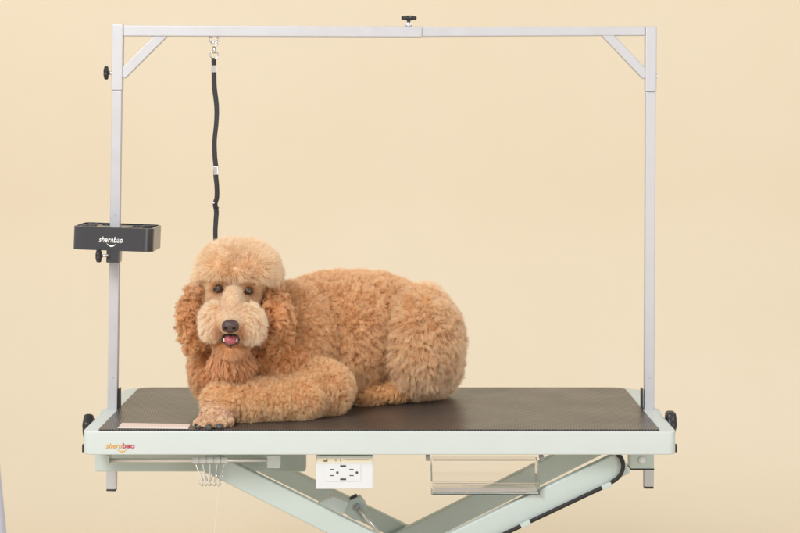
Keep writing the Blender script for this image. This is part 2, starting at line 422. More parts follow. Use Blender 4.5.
def cat(pts, n=6):
    out = []
    for i in range(len(pts) - 1):
        p0, p1, p2, p3 = pts[max(i - 1, 0)], pts[i], pts[i + 1], pts[min(i + 2, len(pts) - 1)]
        for j in range(n):
            t = j / n; out.append(.5 * ((2 * p1) + (-p0 + p2) * t + (2 * p0 - 5 * p1 + 4 * p2 - p3) * t * t + (-p0 + 3 * p1 - 3 * p2 + p3) * t ** 3))
    out.append(pts[-1]); return out
sp = cat([P(x, y, LD) for x, y in strap])
st = ribbon([(p, .45 * math.sin(i * .11 + 1)) for i, p in enumerate(sp)], .0105, .0026)
sto = obj('strap', st, 'strap', S, True)
obj('crimp', beam(bmesh.new(), P(214, 65.5, LD), P(214.1, 72.5, LD), .0115, .006, .0015), 'rod', S)
obj('crimp', beam(bmesh.new(), P(215.8, 166, LD), P(215.9, 175, LD), .010, .0058, .0015), 'rod', S)
adj = beam(bmesh.new(), P(213.6, 203, LD), P(218.6, 208.5, LD), .0035, .009, .001); beam(adj, P(213.6, 207, LD), P(218.2, 211, LD), .003, .008, .001)
obj('adjuster', adj, 'black', S)
obj('crimp', beam(bmesh.new(), P(213.2, 202, LD - .005), P(214.4, 203.6, LD - .005), .004, .004, .001), 'rod', S)
def ring(c, rx, rz, r, n=24, tilt=0):
    c = Vector(c); return [c + Vector((rx * math.cos(t), tilt * math.sin(t), rz * math.sin(t))) for t in [i * 2 * math.pi / n for i in range(n)]]
obj('ring', tube(bmesh.new(), ring(P(214.2, 55.2, LD), .0085, .0085, 0), .0014, 8, True), 'chrome', S, True)
bm = bmesh.new()
hk = [P(x, y, LD) for x, y in ((214.2, 51), (214.4, 47.5), (217, 44), (218.3, 39.8), (216.8, 36.6), (213.5, 36), (210.6, 38), (210.4, 41.5), (212.2, 43.6))]
tube(bm, cat(hk), .0019, 8); tube(bm, [P(214.2, 53.5, LD), P(214.2, 46.5, LD)], [.0042, .0034], 12); tube(bm, [P(210.8, 43.6, LD), P(216.8, 41.5, LD)], .0016, 8)
obj('trigger_clasp', bm, 'chrome', S, True)
bm = bmesh.new()
for x in (210, 218): tube(bm, [P(x, 40, LD), P(x, 37.6, LD), P(x, 34, LD)], .0018, 8)
tube(bm, cat([P(210, 39.5, LD), P(211.5, 42.3, LD), P(214.2, 43.2, LD), P(216.7, 42.3, LD), P(218, 39.5, LD)]), .0016, 8)
obj('bar_eyelet', bm, 'chrome', S, True)
seat(S, P(213.8, 36, LD))

# ------------------------------------------------------------------ chrome hooks on the rail
tops = (195.6, 202.6, 210, 217.2, 224.4); bots = (202.3, 206.2, 210, 214.6, 219.2)
which = ('leftmost of the five chrome hooks on the rail under the table', 'second chrome hook from the left on the rail under the table', 'middle one of the five chrome hooks on the under-table rail',
         'fourth chrome hook from the left on the rail under the table', 'rightmost of the five chrome hooks, nearest the outlet box')
for i, (a, b_) in enumerate(zip(tops, bots)):
    h = thing('chrome_hook', which[i], 'hook', 'chrome hooks hanging on the rail')
    D = 3.9; xx = P(a, 0, D).x
    bm = bmesh.new(); lathe(bm, [(-.0068, .0055), (-.0052, .0068), (.0052, .0068), (.0068, .0055)], (xx, RAILY, RAILZ), (1, 0, 0), 18)
    obj('collar', bm, 'white', h, True)
    p = P(a, 463.6, D); q = P(b_, 481.5, D); e = (-1 if i < 2 else 1) * .5
    bm = bmesh.new(); pts = cat([p, lerp(p, q, .5), q, P(b_ + 1.2, 483.6, D), P(b_ - .4, 485.6, D - .004), P(b_ - 2.6, 484, D - .006), P(b_ - 3.6, 480.5, D - .006)], 5)
    tube(bm, pts, .0013, 8); tube(bm, [lerp(p, q, .55) + Vector((.0026, .002, 0)), lerp(p, q, 1) + Vector((.0022, .003, .0))], .0011, 8)
    obj('hook_wire', bm, 'chrome', h, True)
    seat(h, (xx, RAILY, RAILZ))
tag(obj('thread', tube(bmesh.new(), cat([P(218.6, 485.5, 3.9), P(217.2, 505, 3.9), P(214.6, 530, 3.9), P(213, 560, 3.9)]), .00045, 6), 'thread', smooth=True),
    'thin pale thread dangling from the hooks below the table', 'thread')

# ------------------------------------------------------------------ clear tray under the table
K = thing('clear_tray', 'clear acrylic open tray hanging under the table front', 'tray')
p = P(431, 495, 3.87); q = P(540, 495, 3.87); xa, xb, zb = p.x, q.x, p.z; yf_, yb_ = p.y, p.y + .10; zt = P(431, 457, 3.97).z; zl = P(431, 481.5, 3.87).z; t_ = .003
prof = [(yb_ , zt), (yb_, zb + .003), (yb_ - .003, zb), (yf_ + .004, zb), (yf_, zb + .004), (yf_, zl), (yf_ + t_, zl), (yf_ + t_, zb + .005), (yf_ + .006, zb + t_), (yb_ - .006, zb + t_), (yb_ - t_, zb + .006), (yb_ - t_, zt)]
def sheet(prof, x0, x1):
    bm = bmesh.new(); a = [bm.verts.new((x0, y, z)) for y, z in prof]; b_ = [bm.verts.new((x1, y, z)) for y, z in prof]; k = len(a)
    bm.faces.new(a[::-1]); bm.faces.new(b_)
    for i in range(k): bm.faces.new((a[i], a[(i + 1) % k], b_[(i + 1) % k], b_[i]))
    return bm
obj('tray_shell', sheet(prof, xa + t_ + .0002, xb - t_ - .0002), 'acrylic', K)
side = [(yb_, zt), (yb_, zb), (yf_, zb), (yf_, zl), (yf_ + .05, zt - .008), (yf_ + .055, zt)]
obj('tray_side', sheet(side, xa, xa + t_), 'acrylic', K); obj('tray_side', sheet(side, xb - t_, xb), 'acrylic', K)
bm = bmesh.new(); box(bm, ((xa + xb) / 2, yb_ - .012, zt - .0032), (xb - xa - .01, .018, .0012), .0005); obj('tray_lip', bm, 'acrylic', K)
fz_ = mat('frosted_reflection', (.93, .91, .90), .35); fb_ = fz_.node_tree.nodes['Principled BSDF']; fb_.inputs['Transmission Weight'].default_value = .55; fb_.inputs['IOR'].default_value = 1.3
bm = bmesh.new(); box(bm, ((xa + xb) / 2, yf_ + .009, zb + .0085), (xb - xa - .012, .0016, .0095), .0004); obj('tray_reflection', bm, fz_, K)  # whitish strip put in to stand for the reflection low in the tray
for x in (427.8, 541.8): 
    pp = P(x, 458.3, 3.93); bm = bmesh.new(); box(bm, (pp.x, pp.y + .01, pp.z + .001), (.008, .04, .009), .0008); obj('hanger', bm, 'grey', K)
seat(K, ((xa + xb) / 2, yf_ + .05, zb))

# ------------------------------------------------------------------ power cable along the front arm
Kc = thing('power_cable', 'black cable looping down from the table and clipped along the scissor arm', 'cable')
DC = 3.872
cp = [(617, 454.5), (621, 458), (623.2, 465), (621.8, 472), (617.5, 478), (611, 482.6), (603, 487.2), (580, 498), (555, 509.8), (530, 521.6), (510, 531.2), (480, 545.5), (440, 565), (400, 586)]
cab = obj('cable_run', tube(bmesh.new(), cat([P(x, y, DC) for x, y in cp]), .0042, 10), 'cable', Kc, True)
for x, y in ((606.5, 485.5), (525.5, 523.7)):
    u = Vector((1, 0, .475)).normalized(); c = P(x, y, DC)
    obj('cable_clip', beam(bmesh.new(), c - u * .0105, c + u * .0105, .0095, .0105, .0012), 'green', Kc)
seat(Kc, P(617, 456, DC))

# ------------------------------------------------------------------ card on the mat
zc = TOP + .0034
def flat(pts, z0, z1): return prism(bmesh.new(), pts, z0, z1, 0)
def onmat(px, py): D = F * (CAMZ - zc) / (py - PY); return ((px - PX) / F * D, D - D0)
card = obj('paper_card', flat([onmat(117.4, 428.4), onmat(188, 429.0), onmat(190.5, 424.2), onmat(122, 423)], zc, zc + .0005), 'card')
tag(card, 'pale pink paper card lying on the mat left of the front paw', 'card')
obj('white_margin', flat([onmat(117.4, 428.5), onmat(188, 429.1), onmat(188.4, 428.1), onmat(118.4, 427.4)], zc + .0006, zc + .0008), 'cardedge', card)

# ------------------------------------------------------------------ grey pole at the picture's lower left
G = thing('equipment_stand', 'grey leaning leg of studio equipment at the lower left corner', 'stand')
a = P(-22, 400, 2.9); b_ = P(-9, 533, 2.9); d_ = (b_ - a).normalized(); e = a + d_ * ((a.z - .03) / -d_.z)
obj('pole', tube(bmesh.new(), [a, e], .023, 24), 'grey', G, True)
obj('foot_cap', lathe(bmesh.new(), [(0, .028), (.03, .026), (.045, .024)], (e.x, e.y, .002), (0, 0, 1)), 'black', G, True)
seat(G, (e.x, e.y, 0))

# ------------------------------------------------------------------ the dog
# regions: fur length, clump radius, clumping, curl, turns, tilt of the coat, colour, inset
#            L     clR   clS  curl  turn  tilt  colour             inset flow
REG = {
 'body':  (.023, .0037, .42, .0022, 1.1, .35, (0.905, 0.555, 0.295), .020, (.25, 0, -.6)),
 'haunch':(.025, .0041, .42, .0022, .8, .62, (0.940, 0.620, 0.365), .022, (-.25, -.1, -.9)),
 'rump':  (.025, .0041, .42, .0024, .9, .45, (0.930, 0.600, 0.335), .022, (.3, 0, -.5)),
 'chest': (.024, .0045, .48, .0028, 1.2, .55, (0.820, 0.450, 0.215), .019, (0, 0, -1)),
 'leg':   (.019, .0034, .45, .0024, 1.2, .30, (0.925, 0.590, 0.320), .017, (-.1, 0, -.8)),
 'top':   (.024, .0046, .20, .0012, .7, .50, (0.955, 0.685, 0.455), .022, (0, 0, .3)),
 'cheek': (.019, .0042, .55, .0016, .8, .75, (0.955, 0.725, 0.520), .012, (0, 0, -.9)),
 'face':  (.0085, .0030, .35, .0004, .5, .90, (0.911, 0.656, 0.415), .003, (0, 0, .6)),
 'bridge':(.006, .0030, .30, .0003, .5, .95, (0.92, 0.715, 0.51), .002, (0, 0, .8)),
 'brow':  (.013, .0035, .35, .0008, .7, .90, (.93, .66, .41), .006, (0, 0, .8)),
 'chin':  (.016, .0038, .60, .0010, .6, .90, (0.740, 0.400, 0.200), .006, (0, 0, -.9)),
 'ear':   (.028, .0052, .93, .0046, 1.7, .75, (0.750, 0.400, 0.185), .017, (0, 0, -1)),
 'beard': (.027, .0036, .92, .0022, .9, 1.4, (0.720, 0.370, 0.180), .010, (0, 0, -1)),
 'paw':   (.0054, .0025, .50, .0006, .8, .60, (0.880, 0.620, 0.430), .001, (-.5, -.3, -.5)),
 'foot':  (.015, .0042, .80, .0030, 1.3, .60, (0.844, 0.490, 0.229), .010, (-.8, 0, -.4)),
}
RN = list(REG); EL = []
def E(px, py, D, rx, ry, rd, reg, rot=0, k=1.0):
    s = D / F; ins = REG[reg][7]; c = P(px, py, D)
    r = np.maximum(np.array([rx * s, rd, ry * s]) - ins * np.array([1, .9, 1]), .003)
    a = math.radians(rot); R = np.array([[math.cos(a), 0, -math.sin(a)], [0, 1, 0], [math.sin(a), 0, math.cos(a)]])   # rot > 0 turns anticlockwise in the picture
    EL.append((np.array(c), r, R, RN.index(reg)))
def chain(a, b, n, reg, rot=0):
    for i in range(n):
        t = i / (n - 1); E(*[a[j] + (b[j] - a[j]) * t for j in range(6)], reg, rot)
# trunk
E(335, 330, 4.24, 70, 61, .150, 'body', -4); E(292, 337, 4.15, 50, 58, .135, 'body', 10); E(380, 328, 4.31, 52, 55, .135, 'body')
E(340, 352, 4.22, 50, 45, .120, 'body')
E(419, 341, 4.235, 47.5, 59, .130, 'haunch', -3); E(406, 322, 4.26, 36, 38, .11, 'haunch')
E(428, 338, 4.33, 34, 50, .12, 'rump', 0); E(437, 362, 4.31, 28, 32, .09, 'rump')
E(428, 293, 4.32, 15, 13, .035, 'haunch')
E(362, 327, 4.28, 64, 57, .135, 'body')
# chest and neck
E(235, 366, 4.10, 47, 42, .120, 'chest'); E(252, 330, 4.13, 44, 52, .115, 'chest'); E(215, 372, 4.06, 25, 32, .07, 'chest'); E(275, 358, 4.08, 42, 38, .11, 'chest')
# front leg
E(322, 387, 4.04, 35, 30, .070, 'leg', -12); E(300, 376, 4.055, 35, 23, .07, 'leg', -14); E(276, 368, 4.06, 26, 20, .07, 'leg', 0)
chain((226, 402, 3.945, 27, 25, .055), (300, 398, 3.99, 30, 25, .06), 4, 'leg')
E(216, 413, 3.91, 15, 9, .034, 'paw')
for x0, y0, x1, y1, D, r0 in ((204, 416, 197.5, 424, 3.885, 3.9), (208.5, 417, 202.5, 427, 3.872, 4.3), (214, 416, 210.5, 426, 3.862, 4.6), (221.5, 416, 220.5, 424.2, 3.865, 4.6), (227.5, 417, 228.5, 422, 3.88, 4.3)):
    for t in (0, .5, 1): E(x0 + (x1 - x0) * t, y0 + (y1 - y0) * t, D + .02 * (1 - t), r0 * (1.05 - .15 * math.sin(math.pi * t)), r0, .0105, 'paw')
# hind foot
E(386, 391, 4.20, 30, 12, .05, 'foot', 3); E(366, 395, 4.17, 13, 9, .035, 'foot'); E(434, 386, 4.28, 22, 14, .05, 'rump')
for x, y, D in ((360.5, 399.5, 4.175), (364.5, 402, 4.17), (369, 402.5, 4.175)): E(x, y, D, 3.6, 4.2, .010, 'paw')
# head
E(238, 265, 4.025, 42, 29, .088, 'top'); E(221, 265, 3.985, 26, 25, .072, 'top'); E(256, 267, 3.99, 27, 25, .074, 'top'); E(238, 268, 3.985, 24, 19, .073, 'top'); E(266, 277, 4.03, 17, 20, .055, 'top')
E(206, 274, 4.02, 13, 18, .05, 'top')
E(236, 292, 4.04, 29, 32, .085, 'face'); E(233.5, 296, 3.985, 25, 18, .050, 'face')
E(218, 282.3, 3.966, 10.5, 6, .030, 'brow', 10); E(249.5, 284.3, 3.966, 10.5, 6, .030, 'brow', -10); E(234, 306, 3.925, 10, 19, .055, 'bridge', 4); E(230.5, 321, 3.885, 11, 10, .050, 'bridge')
E(211.5, 320, 3.90, 13, 19, .038, 'cheek', -4); E(252, 322, 3.90, 14, 20, .038, 'cheek', 5)
E(218, 321, 3.895, 10, 15, .040, 'cheek', -10); E(243.5, 322, 3.895, 10.5, 16, .040, 'cheek', 10)
E(231, 349, 3.895, 9, 6, .034, 'chin'); E(231, 342, 3.94, 16, 15, .05, 'chin')
E(231, 357, 3.925, 12, 13, .032, 'beard'); E(222, 360, 3.95, 10, 14, .03, 'beard'); E(241, 361, 3.95, 10, 14, .03, 'beard')
# ears
chain((200, 292, 4.01, 12, 15, .036), (191, 317, 3.99, 14, 17, .038), 3, 'ear'); E(195, 336, 3.985, 12.5, 17, .036, 'ear')
chain((270, 292, 4.01, 12, 16, .036), (279, 319, 3.985, 15.5, 19, .040), 3, 'ear'); E(275, 337, 3.98, 13, 16, .034, 'ear')

EC = np.array([e[0] for e in EL]); ER = np.array([e[1] for e in EL]); EM = np.array([e[2] for e in EL]); EG = np.array([e[3] for e in EL])
PAR = np.array([[REG[n][0], REG[n][1], REG[n][2], REG[n][3], REG[n][4], REG[n][5], *REG[n][6], *REG[n][8]] for n in RN])

def each(p):
    out = np.empty((len(EL), len(p)), np.float32)
    for i in range(len(EL)):
        q = (p - EC[i]) @ EM[i] ; q1 = q / ER[i]; k0 = np.sqrt((q1 ** 2).sum(1)) + 1e-9; k1 = np.sqrt(((q1 / ER[i]) ** 2).sum(1)) + 1e-9
        out[i] = k0 * (k0 - 1) / k1
    return out
MOUTH = (np.array(P(230.6, 339.5, 3.862)), np.array([.0178, .034, .0110]))
def sdf(p):
    d = each(p); k = np.where((p[:, 0] < -.33) & (p[:, 2] < TOP + .045) & (p[:, 1] < -.2), .0018, .0075); m_ = d.min(0); s = m_ - k * np.log(np.exp(-(d - m_) / k).sum(0))
    s = s + .0022 * (np.sin(p[:, 0] * 150 + 2 * np.sin(p[:, 2] * 90)) * np.sin(p[:, 2] * 140 + 1.3 * np.sin(p[:, 1] * 110)) * np.clip((p[:, 0] + .24) * 8, 0, 1))
    q = (p - MOUTH[0]) / MOUTH[1]; mo = (np.sqrt((q ** 2).sum(1)) - 1) * .011
    s = np.maximum(s, -mo)
    return np.maximum(s, (TOP + .0042) - p[:, 2])

def surface_nets(fn, lo, hi, h):
    lo = np.array(lo); n = [int((b - a) / h) + 2 for a, b in zip(lo, hi)]
    ax = [lo[i] + h * np.arange(n[i]) for i in range(3)]
    V = np.empty(n, np.float32)
    Y, Z = np.meshgrid(ax[1], ax[2], indexing='ij'); yz = np.stack([Y.ravel(), Z.ravel()], 1)
    for i, x in enumerate(ax[0]):
        V[i] = fn(np.concatenate([np.full((len(yz), 1), x), yz], 1)).reshape(n[1], n[2])
    I = V < 0
    cnt = np.zeros([a - 1 for a in n], np.int8)
    for a in (0, 1):
        for b in (0, 1):
            for c in (0, 1): cnt += I[a:n[0] - 1 + a, b:n[1] - 1 + b, c:n[2] - 1 + c]
    act = (cnt > 0) & (cnt < 8); idx = -np.ones(act.shape, np.int64); cells = np.argwhere(act); idx[act] = np.arange(len(cells))
    acc = np.zeros((len(cells), 3)); num = np.zeros(len(cells))
    cs = [(a, b, c) for a in (0, 1) for b in (0, 1) for c in (0, 1)]
    for u in cs:
        for w in cs:
            if sum(w) == sum(u) + 1 and all(wi >= ui for ui, wi in zip(u, w)):
                a = V[tuple((cells + u).T)]; b = V[tuple((cells + w).T)]; x = (a < 0) != (b < 0)
                t = np.where(x, a / np.where(x, a - b, 1), 0)
                acc += x[:, None] * (np.array(u) + t[:, None] * (np.array(w) - np.array(u))); num += x
    vs = lo + h * (cells + acc / num[:, None])
    quads = []
    for d in range(3):
        e1, e2 = [(1, 2), (2, 0), (0, 1)][d]
        sl = [slice(1, n[i] - 1) for i in range(3)]; sl[d] = slice(0, n[d] - 1); s2 = list(sl); s2[d] = slice(1, n[d])
        A_ = I[tuple(sl)]; B_ = I[tuple(s2)]
        for flip in (0, 1):
            e = np.argwhere((A_ & ~B_) if not flip else (~A_ & B_))
            off = np.ones(3, int); off[d] = 0; e = e + off
            u1 = np.zeros(3, int); u1[e1] = 1; u2 = np.zeros(3, int); u2[e2] = 1
            q = [idx[tuple((e - o_).T)] for o_ in (u1 + u2, u2, np.zeros(3, int), u1)]
            if flip: q = q[::-1]
            quads.append(np.stack(q, 1))
    return vs, np.concatenate(quads)

def grad(fn, p, e=.0012):
    g_ = np.stack([fn(p + np.eye(3)[i] * e) - fn(p - np.eye(3)[i] * e) for i in range(3)], 1)
    return g_ / (np.linalg.norm(g_, axis=1, keepdims=True) + 1e-9)

lo = (EC - ER.max(1)[:, None]).min(0) - .01; hi = (EC + ER.max(1)[:, None]).max(0) + .01
vs, qs = surface_nets(sdf, lo, hi, .0045)
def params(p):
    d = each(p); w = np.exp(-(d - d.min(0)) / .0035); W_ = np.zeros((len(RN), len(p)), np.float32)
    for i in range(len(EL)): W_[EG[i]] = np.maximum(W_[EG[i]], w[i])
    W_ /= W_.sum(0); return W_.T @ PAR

dog = thing('poodle', 'apricot curly-coated poodle lying on the mat facing the camera, mouth open', 'dog')
me = bpy.data.meshes.new('dog_body'); me.from_pydata(vs.tolist(), [], qs.tolist()); me.update()
me.polygons.foreach_set('use_smooth', [True] * len(me.polygons))
pc = params(vs)[:, 6:9]
for p in (P(218.8, 288.8, 3.940), P(248.4, 290.8, 3.942)):
    q = np.linalg.norm(vs - np.array(p), axis=1); pc = pc * (1 - np.clip(1 - (q - .010) / .008, 0, 1)[:, None] * np.array([.45, .62, .7]))
at = me.color_attributes.new('coat', 'FLOAT_COLOR', 'POINT'); at.data.foreach_set('color', np.concatenate([pc * .8, np.ones((len(vs), 1))], 1).astype(np.float32).ravel())
sk = mat('dog_skin', (.5, .3, .2), .8, 0, .2); at_ = sk.node_tree.nodes.new('ShaderNodeAttribute'); at_.attribute_name = 'coat'
sk.node_tree.links.new(at_.outputs['Color'], sk.node_tree.nodes['Principled BSDF'].inputs['Base Color'])
body = obj('dog_body', me, sk, dog)

# face pieces
EYES = [P(218.8, 288.8, 3.940), P(248.4, 290.8, 3.942)]
for p in EYES:
    bm = bmesh.new(); bmesh.ops.create_uvsphere(bm, u_segments=24, v_segments=16, radius=.0088); shift(bm, p)
    e_ = obj('eye', bm, 'eye', dog, True)
    bm = bmesh.new(); tube(bm, [p + Vector((.0100 * math.cos(t), -.0044 + .002 * abs(math.cos(t)), .0056 * math.sin(t) - .0010)) for t in [i * math.pi / 12 for i in range(24)]], .0014, 8, True)
    rows = []
    for a in range(0, 9):               # upper lid: a cap of a slightly larger sphere, leaning forward
        th = math.radians(2 + a * 8.2); rows.append([bm.verts.new(p + Matrix.Rotation(math.radians(18), 3, 'X') @ (Vector((math.sin(th) * math.cos(f), math.sin(th) * math.sin(f), math.cos(th))) * .0095)) for f in [k * math.pi / 14 for k in range(28)]])
    for ra, rb in zip(rows, rows[1:]):
        for k in range(28): bm.faces.new((ra[k], ra[(k + 1) % 28], rb[(k + 1) % 28], rb[k]))
    obj('eyelid', bm, 'rim', e_, True)
NP = np.array(P(230.3, 326.3, 3.835))
def nsdf(p):
    q = p - NP
    def el(c, r): x = (q - np.array(c)) / np.array(r); return (np.sqrt((x ** 2).sum(1)) - 1) * min(r)
    d = np.stack([el((0, .004, .003), (.0165, .014, .0105)), el((-.008, .002, -.004), (.0085, .011, .0075)), el((.008, .002, -.004), (.0085, .011, .0075)), el((0, .004, -.006), (.008, .010, .008))])
    k = .002; m_ = d.min(0); s = m_ - k * np.log(np.exp(-(d - m_) / k).sum(0))
    for sx in (-1, 1): s = np.maximum(s, -el((sx * .0085, -.0095, -.0035), (.0040, .006, .0028)))
    return s
v2, q2 = surface_nets(nsdf, NP - .025, NP + .025, .0011)
mn = bpy.data.meshes.new('nose'); mn.from_pydata(v2.tolist(), [], q2.tolist()); obj('nose', mn, 'nose', dog, True)
# mouth
mc = P(230.8, 339.0, 3.868)
bm = bmesh.new(); bmesh.ops.create_uvsphere(bm, u_segments=24, v_segments=16, radius=1); bmesh.ops.scale(bm, vec=(.0178, .006, .0130), verts=bm.verts[:]); shift(bm, mc + Vector((0, .012, 0)))
mo = obj('mouth_lining', bm, 'lip', dog, True)
U = [mc + Vector((.0178 * math.cos(t), -.004 + .004 * abs(math.cos(t)), .0125 * math.sin(t) + .001)) for t in [math.radians(a) for a in range(178, 363, 8)]]
obj('lip', tube(bmesh.new(), U, [.0008 + .0010 * math.sin(math.pi * i / (len(U) - 1)) for i in range(len(U))], 8), 'lip', dog, True)
bm = bmesh.new(); bmesh.ops.create_uvsphere(bm, u_segments=24, v_segments=16, radius=1)
for v in bm.verts:
    v.co.z -= .25 * math.exp(-(v.co.x / .2) ** 2) * max(0, v.co.z)
bmesh.ops.scale(bm, vec=(.0146, .013, .0100), verts=bm.verts[:]); shift(bm, mc + Vector((0, .003, -.0025)))
obj('tongue', bm, 'tongue', dog, True)
for x in (-.0136, .0128):
    obj('tooth', lathe(bmesh.new(), [(0, .0018), (.004, .0014), (.007, .0003)], mc + Vector((x, -.004, -.0045)), (0, -.1, 1), 10), 'tooth', dog, True)
for a in ((199.5, 428.2, 3.852, .8), (209, 427.3, 3.845, 1.25), (219.5, 426, 3.848, 1.3), (195.8, 424.5, 3.872, .6)):
    c = P(*a[:3]); k = a[3]; bm = bmesh.new(); bmesh.ops.create_uvsphere(bm, u_segments=16, v_segments=10, radius=1)
    bmesh.ops.scale(bm, vec=(.0062 * k, .008 * k, .0042 * k), verts=bm.verts[:]); c.z = max(c.z, TOP + .0034 + .0042 * k); shift(bm, c); obj('claw', bm, 'claw', dog, True)

# fur
NST = 520000; NP_ = 9
tri = np.concatenate([qs[:, [0, 1, 2]], qs[:, [0, 2, 3]]]); a_, b__, c__ = vs[tri[:, 0]], vs[tri[:, 1]], vs[tri[:, 2]]
ar = np.linalg.norm(np.cross(b__ - a_, c__ - a_), axis=1) / 2
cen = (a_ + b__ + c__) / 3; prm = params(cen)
dens = np.clip(.0055 / prm[:, 1], .8, 2.2) * np.where(prm[:, 0] < .009, 2.0, 1)
back = np.clip(1 - (cen[:, 1] - .30) * 4, .3, 1)       # sparser on the far side
w = ar * dens * back * (cen[:, 2] > TOP + .006)
def sample(n, w):
    t = RNG.choice(len(tri), n, p=w / w.sum()); u = RNG.random((n, 2)); f = u.sum(1) > 1; u[f] = 1 - u[f]
    return a_[t] + u[:, :1] * (b__[t] - a_[t]) + u[:, 1:] * (c__[t] - a_[t])
root = sample(NST, w)
ncl = int((ar * (cen[:, 2] > TOP + .006) / (math.pi * prm[:, 1] ** 2)).sum() * 1.25)
croot = sample(ncl, ar / prm[:, 1] ** 2)
print('clumps', ncl, 'area', ar.sum())
TT = np.linspace(0, 1, NP_)
def smooth_noise(p, s): 
    return (np.sin(p[:, 0] * s + 1.7 * np.sin(p[:, 1] * s * .7 + 1)) + np.sin(p[:, 2] * s * 1.1 + 1.3 * np.sin(p[:, 0] * s * .8 + 2)) + np.sin(p[:, 1] * s * .9 + p[:, 2] * s * .6 + 4)) / 3
HEADC = np.array(P(238, 285, 4.03))
def shape(p, jit, lenv):
    g_ = grad(sdf, p, .004); pr = params(p); n = len(p)
    fl = pr[:, 9:12].copy()
    # around the head the ears, the muzzle and the crown part from the middle line
    hx = p[:, 0] - HEADC[0]; isL = pr[:, 5] > .5
    fl[:, 0] += np.where((p[:, 2] > HEADC[2] - .09) & (np.abs(hx) < .12) & (p[:, 1] < 0), np.sign(hx) * np.clip(np.abs(hx) * 12, 0, .6), 0)
    # the haunch coat fans out from its top
    h0 = np.array(P(425, 290, 4.2)); hd_ = p - h0; hd_[:, 1] = 0; hd_ /= (np.linalg.norm(hd_, axis=1, keepdims=True) + 1e-6)
    wh = (np.clip((pr[:, 0] - .0245) * 1200, 0, 1) * (p[:, 0] > -.08))[:, None]; fl = fl * (1 - wh) + wh * (hd_ * .75 + np.array([0, 0, -.05]))
    fl = fl - g_ * (fl * g_).sum(1, keepdims=True)
    wob = np.stack([smooth_noise(p + k, 120) for k in (0, 3.1, 6.7)], 1) * .30
    d = g_ + pr[:, 5:6] * fl + wob + jit; d /= np.linalg.norm(d, axis=1, keepdims=True)
    ln = pr[:, 0] * lenv * (1 + .16 * smooth_noise(p, 95) + .10 * smooth_noise(p + 5, 210))
    pts = p[:, None] + d[:, None] * (ln[:, None] * TT)[..., None]
    pts[:, :, 2] -= (ln[:, None] * TT ** 2) * .22 * pr[:, 5:6]
    return pts, d, pr, ln
cp_, cd_, cpr, cln = shape(croot, RNG.normal(0, .16, (ncl, 3)), RNG.uniform(.86, 1.12, ncl))
stray = RNG.random(NST) < .05
sp_, sd_, spr, sln = shape(root, RNG.normal(0, .13, (NST, 3)), RNG.uniform(.72, 1.06, NST) * np.where(stray, 1.14, 1))
kd = kdtree.KDTree(ncl)
for i, p in enumerate(croot): kd.insert(p, i)
kd.balance()
cid = np.array([kd.find(p)[1] for p in root])
ph = RNG.uniform(0, 2 * math.pi, ncl); fr_ = RNG.uniform(.7, 1.35, ncl); am = RNG.uniform(.5, 1.35, ncl); hand = RNG.choice([-1, 1], ncl)

cs_ = spr[:, 2] * RNG.uniform(.75, 1.1, NST) * np.where(stray, .25, 1)
kk = (np.clip(cs_, 0, .95)[:, None] * TT ** 1.1)[..., None]
pts = sp_ * (1 - kk) + (cp_[cid] + (root - croot[cid])[:, None] * .18) * kk
u = np.cross(cd_, [0.3, 0.5, .81]); u /= np.linalg.norm(u, axis=1, keepdims=True); v = np.cross(cd_, u)
arg = (ph[cid])[:, None] + 2 * math.pi * (spr[:, 4] * fr_[cid] * hand[cid])[:, None] * TT + RNG.normal(0, .35, NST)[:, None]
amp = (spr[:, 3] * am[cid])[:, None] * np.minimum(1, TT * 1.8)
pts = pts + amp[..., None] * (np.cos(arg)[..., None] * u[cid][:, None] + np.sin(arg)[..., None] * v[cid][:, None])
fz = RNG.normal(0, 1, (NST, 3)); ff = RNG.uniform(1.5, 3.5, NST); fp_ = RNG.uniform(0, 6.28, NST)
pts = pts + (np.where(stray, .0016, .0006)[:, None] * np.sin(2 * math.pi * ff[:, None] * TT + fp_[:, None]) * TT)[..., None] * fz[:, None]
pts[:, :, 2] = np.maximum(pts[:, :, 2], TOP + .0036 + .0015 * RNG.random((NST, 1)))
# clipped short round eyes, nose and mouth
keep = np.ones(NST, bool)
def excl(c, r, axis=(0, -1, 0), ln=.07, n=8):
    for i in range(n):
        q = np.array(c) + np.array(axis) * ln * i / (n - 1)
        rr_ = np.array(r); keep[:] &= ~((((pts - q) / rr_) ** 2).sum(2) < 1).any(1)
for p in EYES: excl(p + Vector((0, 0, -.0016)), (.0092, .012, .0056))
excl(NP, (.0165, .012, .0125), ln=.03); excl(mc, (.0155, .012, .0115), ln=.05)
ray = P(236, 300, 3.9)
pts = pts[keep]; spr_ = spr[keep]; ck = cid[keep]; n = len(pts); print('strands', n)
hc = bpy.data.hair_curves.new('fur'); hc.add_curves([NP_] * n)
hc.attributes['position'].data.foreach_set('vector', pts.astype(np.float32).ravel())
rad = hc.attributes.get('radius') or hc.attributes.new('radius', 'FLOAT', 'POINT')
thick = np.clip(spr_[:, 0] / .026, .45, 1) * .00025 * RNG.uniform(.7, 1.25, n)
rad.data.foreach_set('value', (thick[:, None] * np.interp(TT, [0, .6, 1], [1, .9, .25])).astype(np.float32).ravel())
ca = hc.attributes.new('tint', 'FLOAT_COLOR', 'CURVE')
var = 1 + (.05 + .06 * (spr_[:, 2:3] > .7)) * RNG.normal(0, 1, (len(croot), 1))[ck] + .10 * RNG.normal(0, 1, (n, 1)) + .05 * smooth_noise(pts[:, 0], 60)[:, None]
warm = np.clip(RNG.normal(0, .05, (len(croot), 1))[ck] + .04 * smooth_noise(pts[:, 0] + 9, 35)[:, None], -.12, .12)
